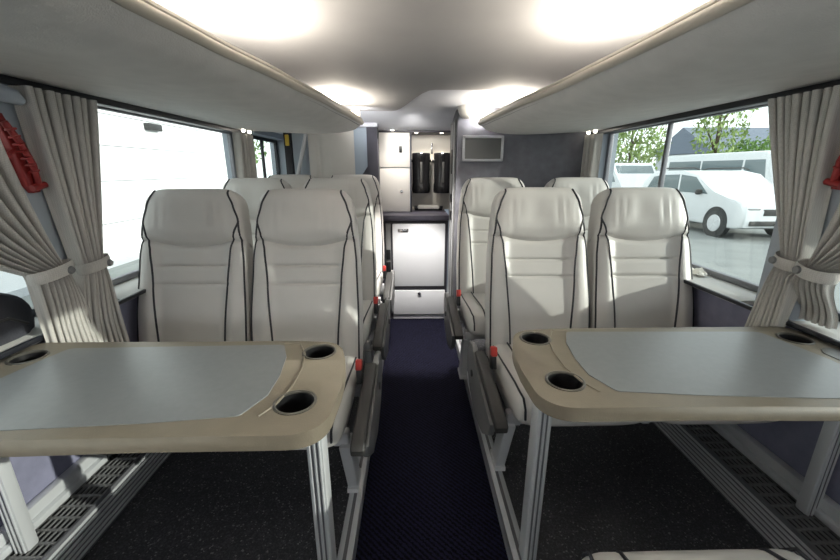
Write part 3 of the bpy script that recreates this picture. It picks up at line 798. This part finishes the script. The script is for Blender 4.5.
PL = ['crumpled white paper on the ledge beside seat, larger end piece', 'folded white paper scrap on the ledge between two others', 'small crumpled pale paper on the ledge nearer the curtain']
for i, (y, x, w) in enumerate(((1.98, 1.32, .06), (1.86, 1.33, .055), (1.76, 1.335, .04))):
    b = MB()
    def pf(a, c, y=y, x=x, w=w):
        return (x + (a / 8 - .5) * w * 1.4 + rp.uniform(-.006, .006), y + (c / 8 - .5) * w * 2 + rp.uniform(-.006, .006), ZSILL + .004 + .028 * math.sin(PI * a / 8) * math.sin(PI * c / 8) + rp.uniform(0, .012))
    b.grid(pf, 9, 9); tag(b.build('crumpled_paper', M['paper'], angle=20), PL[i], 'paper', 'papers on the window ledge')

# ================================================================== OUTSIDE
ZG = -.4
b = MB()
b.bx(-60, -1.7, -40, 70, ZG - .1, ZG); b.bx(1.7, 60, -40, 70, ZG - .1, ZG); b.bx(-1.7, 1.7, -40, 70, ZG - .1, ZG - .002)
tag(struct(b.build('ground', M['asphalt'], smooth=False)))
r = thing('hall_building', 'large white clad building outside with horizontal panel seams', 'building', (-5.6, 8, ZG))
b = MB(); b.bx(-6, 0, -20, 6.2, 0, 4.6); b.build('cladding', M['building'], r, smooth=False)
b = MB()
for z in (.78, 1.53, 2.15, 2.70, 3.4): b.bx(-.01, .005, -20, 6.2, z + .4 - .4, z + .012)
b.build('panel_seam', M['seam'], r, smooth=False)
b = MB(); b.bx(-.02, .012, -20, 6.2, 0, .12); b.build('plinth', M['farwall'], r, smooth=False)
b = MB(); b.box((.06, .75, 2.60), (.14, .42, .14), .02); tag(b.build('wall_lamp', M['charcoal'], loc=(-5.6, 8, ZG)), 'small dark box lamp on the white building wall', 'lamp')

def car(name, label, cat, loc, rz, prof, glass, W, wheels, wr, paint, group=None):
    r = thing(name, label, cat, loc, rz, group)
    b = MB(); b.prism(prof, -W / 2, W / 2, .07, 'YZ', 3); b.build('body', paint, r, angle=60)
    for gp in glass:
        for s in (-1, 1):
            b = MB(); b.prism(gp, s * (W / 2 - .02), s * (W / 2 + .006), 0, 'YZ'); b.build('side_window', M['carglass'], r, smooth=False)
    for y in wheels:
        for s in (-1, 1):
            b = MB(); b.lathe([(0, -.11), (wr * .8, -.11), (wr, -.08), (wr, .08), (wr * .8, .11), (0, .11)], (s * (W / 2 - .09), y, wr), 28, 'X'); wh = b.build('wheel', M['tyre'], r)
            b = MB(); b.lathe([(0, -.012), (wr * .60, -.012), (wr * .64, .012), (0, .012)], (s * (W / 2 + .022), y, wr), 24, 'X')
            for k in range(5):
                a = 2 * PI * k / 5; b.box((s * (W / 2 + .034), y + .30 * wr * math.cos(a), wr + .30 * wr * math.sin(a)), (.012, wr * .52, wr * .1), .004, rot=(a, 0, 0))
            b.build('hubcap', M['alu'], wh)
            b = MB(); b.lathe([(0, -.006), (wr * 1.16, -.006), (wr * 1.16, .006), (0, .006)], (s * (W / 2 - .001), y, wr + .02), 30, 'X'); b.build('wheel_arch', M['tyre'], r)
    return r
# SUV heading toward -y
suvp = [(-2.25, .35), (-2.28, .75), (-2.10, .98), (-1.15, 1.10), (-.45, 1.62), (.2, 1.72), (1.6, 1.70), (2.1, 1.35), (2.28, 1.05), (2.28, .38), (1.9, .28), (-2.0, .28)]
sg = [[(-.95, 1.10), (-.40, 1.54), (.22, 1.60), (.22, 1.10)], [(.30, 1.10), (.30, 1.60), (1.05, 1.58), (1.05, 1.10)], [(1.13, 1.10), (1.13, 1.57), (1.55, 1.52), (1.85, 1.15)]]
c = car('parked_car', 'white sport utility car parked outside, its front wheel in view', 'car', (9.0, 11.5, ZG), 0, suvp, sg, 1.85, (-1.40, 1.35), .36, M['carwhite'], 'parked vehicles outside')
b = MB(); b.prism([(-1.12, 1.12), (-.47, 1.60)] + [(-.44, 1.58), (-1.08, 1.10)], -.78, .78, 0, 'YZ'); b.build('windscreen', M['carglass'], c, smooth=False)
for s in (-1, 1):
    b = MB(); b.box((s * .68, -2.19, .82), (.34, .16, .15), .05); b.build('headlight', M['chrome'], c)
    b = MB(); b.box((s * 1.02, -.72, 1.14), (.16, .10, .15), .04); b.build('mirror', M['charcoal'], c)
    b = MB(); b.tube([(s * .72, -.2, 1.74), (s * .74, .0, 1.79), (s * .74, 1.4, 1.78), (s * .72, 1.6, 1.72)], .02, 8); b.build('roof_rail', M['charcoal'], c)
b = MB(); b.box((0, -2.26, .72), (.9, .06, .16), .02); b.build('front_grille', M['charcoal'], c)
b = MB(); b.box((0, -2.27, .45), (1.5, .06, .12), .02); b.build('bumper', M['charcoal'], c)
busp = [(-3.0, .35), (-3.05, 1.2), (-2.75, 2.25), (-2.5, 2.4), (2.9, 2.4), (3.0, 2.3), (3.0, .35)]
bg = [[(-2.75, 1.2), (-2.55, 2.1), (-1.7, 2.1), (-1.7, 1.2)], [(-1.6, 1.25), (-1.6, 2.1), (.5, 2.1), (.5, 1.25)], [(.6, 1.25), (.6, 2.1), (2.7, 2.1), (2.7, 1.25)]]
c = car('parked_minibus', 'white minibus parked beyond the white car', 'minibus', (13.6, 16.5, ZG), 0, busp, bg, 2.1, (-1.9, 1.9), .38, M['carwhite'], 'parked vehicles outside')
b = MB(); b.prism([(-3.03, 1.25), (-2.76, 2.2), (-2.72, 2.2), (-2.99, 1.25)], -.9, .9, 0, 'YZ'); b.build('windscreen', M['carglass'], c, smooth=False)
vanp = [(-2.4, .35), (-2.42, .95), (-2.0, 1.2), (-1.3, 1.95), (-1.0, 2.05), (2.3, 2.05), (2.4, 1.9), (2.4, .35)]
vg = [[(-1.75, 1.2), (-1.2, 1.85), (-.5, 1.85), (-.5, 1.2)]]
c = car('parked_van', 'white delivery van parked far off seen through small side pane', 'van', (10.2, 19.5, ZG), 0, vanp, vg, 1.95, (-1.5, 1.5), .34, M['carwhite'], 'parked vehicles outside')
b = MB(); b.prism([(-1.98, 1.22), (-1.32, 1.93), (-1.28, 1.91), (-1.94, 1.20)], -.85, .85, 0, 'YZ'); b.build('windscreen', M['carglass'], c, smooth=False)

def tree(label, loc, h, rad, nleaf, m, seed):
    rd = random.Random(seed)
    r = thing('tree', label, 'tree', loc, 0, 'trees beyond the car park')
    b = MB(); b.tube([(0, 0, 0), (.05, .03, h * .35), (0, .1, h * .7), (.05, .05, h * .95)], [.13, .10, .06, .02], 10)
    for k in range(7):
        a = rd.uniform(0, 2 * PI); z = h * rd.uniform(.3, .65); q = rad * rd.uniform(.5, .8)
        b.tube([(0, 0, z), (q * .5 * math.cos(a), q * .5 * math.sin(a), z + .2 * h * .6), (q * math.cos(a), q * math.sin(a), z + .25 * h)], [.05, .03, .01], 6)
    b.build('trunk', M['bark'], r)
    b = MB(); bm = b.bm
    for k in range(nleaf):
        while True:
            p = Vector((rd.uniform(-1, 1), rd.uniform(-1, 1), rd.uniform(-1, 1)))
            if p.length < 1 and p.length > rd.uniform(.1, .8): break
        c_ = Vector((p.x * rad, p.y * rad, h * .63 + p.z * h * .40)) + Vector((rd.gauss(0, .1), rd.gauss(0, .1), rd.gauss(0, .1)))
        e = Euler((rd.uniform(0, 6.3), rd.uniform(0, 6.3), rd.uniform(0, 6.3))).to_matrix(); q = rd.uniform(.09, .2)
        vs = [bm.verts.new(c_ + e @ Vector(v)) for v in ((-q, 0, 0), (0, -q * .45, .02), (q, 0, 0), (0, q * .45, .02))]
        bm.faces.new(vs)
    b.build('foliage', m, r, smooth=False)
tree('pale green bushy tree beyond the small side pane', (13.2, 24, ZG), 5.2, 1.9, 1500, M['leaf2'], 1)
tree('slender light green tree rising above the minibus roof', (17.6, 23, ZG), 6.6, 1.3, 900, M['leaf2'], 2)
tree('round green tree standing between minibus and dark roofed house', (20.2, 23.5, ZG), 3.4, 1.3, 1100, M['leaf'], 3)
tree('young green tree beside the curtain edge', (24.6, 26, ZG), 5.0, 1.2, 700, M['leaf2'], 4)
tree('green tree past the end of the white building', (-9.6, 22, ZG), 7.5, 2.0, 1400, M['leaf'], 5)
r = thing('distant_house', 'distant house with dark blue-grey roof behind the trees', 'house', (32, 38, ZG))
b = MB(); b.bx(-6, 6, -4, 4, 0, 3.2); b.build('house_wall', M['farwall'], r, smooth=False)
b = MB(); b.prism([(-4.4, 3.2), (4.4, 3.2), (0, 5.6)], -6.4, 6.4, 0, 'YZ'); b.build('roof', M['farroof'], r, smooth=False)
for k in range(4):
    b = MB(); b.bx(-4.8 + 2.8 * k, -3.6 + 2.8 * k, -4.03, -3.98, 1.1, 2.3); w_ = b.build('house_window', M['carglass'], r, smooth=False)
b = MB()
rd = random.Random(9)
def hf(i, j):
    u = i / 80; a = j / 8 * PI
    return (6 + 34 * u, 29 - .9 * math.cos(a) + rd.uniform(-.2, .2), ZG + (1.5 + rd.uniform(-.2, .2)) * math.sin(a) ** .6)
b.grid(hf, 81, 9); tag(b.build('hedge', M['hedge'], smooth=False), 'long dark green hedge bordering the car park', 'hedge')

# ================================================================== LIGHT
w = bpy.data.worlds.new('World'); S.world = w; w.use_nodes = True
nt = w.node_tree; bg_ = nt.nodes['Background']
sky = nt.nodes.new('ShaderNodeTexSky'); sky.sky_type = 'HOSEK_WILKIE'; sky.turbidity = 4.; sky.ground_albedo = .4
sky.sun_direction = Vector((.9, -.15, .45)).normalized()
mixn = nt.nodes.new('ShaderNodeMixRGB'); mixn.inputs[0].default_value = .75; mixn.inputs[2].default_value = (.92, .96, 1.0, 1)
nt.links.new(sky.outputs[0], mixn.inputs[1]); nt.links.new(mixn.outputs[0], bg_.inputs['Color'])
bg_.inputs['Strength'].default_value = 2.7
def lamp(kind, loc, e, col=(1, 1, 1), rot=(0, 0, 0), **k):
    d = bpy.data.lights.new(kind.lower() + '_light', kind); d.energy = e; d.color = col
    for a, v in k.items(): setattr(d, a, v)
    o = bpy.data.objects.new(d.name, d); COL.objects.link(o); o.location = loc; o.rotation_euler = rot
    return o
sun = lamp('SUN', (6, -2, 4), 4.3, (1, .96, .90), angle=math.radians(.6))
sd = Vector((-1, .28, -.27)); sun.rotation_euler = sd.to_track_quat('-Z', 'Y').to_euler()
# cove lamps on top of the racks, shining up on the ceiling
for s in (-1, 1):
    for y0, y1, e in ((-.75, 0.1, 16), (.72, 1.46, 22), (2.24, 2.64, 9)):
        yc = (y0 + y1) / 2
        xl = interp(yc, LIPL if s < 0 else LIPR)
        o = lamp('AREA', (xl + s * .075, yc, 1.642), e, (1, .90, .76), shape='RECTANGLE', size=.06, size_y=(y1 - y0))
        o.rotation_euler = (PI, 0, math.atan2(interp(y1, LIPL if s < 0 else LIPR) - interp(y0, LIPL if s < 0 else LIPR), y0 - y1))
# galley downlights
for x in (-.24, .03, .2):
    lamp('SPOT', (x, 3.30 if x < -.1 else 3.56, 1.63), 5.0 if x < -.1 else 9.0, (1, .92, .80), (0, 0, 0), spot_size=2.2, spot_blend=.8, shadow_soft_size=.03)
# unseen spots added under the rear ceiling to brighten carpet and fridge
for x, y, e in ((-.06, 2.60, 75), (.06, 2.60, 75)):
    lamp('SPOT', (x, y, 1.715), e, (1, .96, .9), (math.radians(14), 0, 0), spot_size=.95, spot_blend=.4, shadow_soft_size=.05)
lamp('SPOT', (-.05, 3.0, 1.68), 12, (1, .95, .88), (math.radians(62), 0, 0), spot_size=1.6, spot_blend=.8, shadow_soft_size=.06)  # added spot, brightens the galley cabinet and alcove
# spots added at the rack ends to brighten the ceiling over the galley
for s in (-1, 1):
    o = lamp('SPOT', (s * .47, 2.70, 1.66), 18, (1, .97, .93), spot_size=1.7, spot_blend=.9, shadow_soft_size=.05)
    o.rotation_euler = Vector((-s * .45, 1.0, .16)).to_track_quat('-Z', 'Y').to_euler()
# added daylight fill at the unseen windscreen opening of the coach
lamp('AREA', (0, -1.25, 1.44), 4, (.95, .98, 1), (math.radians(90), 0, 0), shape='RECTANGLE', size=2.2, size_y=.3)

# ================================================================== CAMERA
f = 380.; pit = math.atan(110 / f); yaw = math.atan(8 * math.cos(pit) / f)
cd = bpy.data.cameras.new('Camera'); cam = bpy.data.objects.new('Camera', cd); COL.objects.link(cam)
cd.sensor_fit = 'HORIZONTAL'; cd.sensor_width = 36; cd.lens = 36 * f / 840; cd.clip_start = .02; cd.clip_end = 300
cam.location = (-.06, 0, 1.33); cam.rotation_euler = (PI / 2 - pit, 0, -yaw)
S.camera = cam
S.view_settings.view_transform = 'Standard'; S.view_settings.look = 'None'; S.view_settings.exposure = 0.14
S.cycles.use_denoising = True
S.cycles.max_bounces = 10; S.cycles.diffuse_bounces = 5; S.cycles.transparent_max_bounces = 12; S.cycles.sample_clamp_indirect = 6
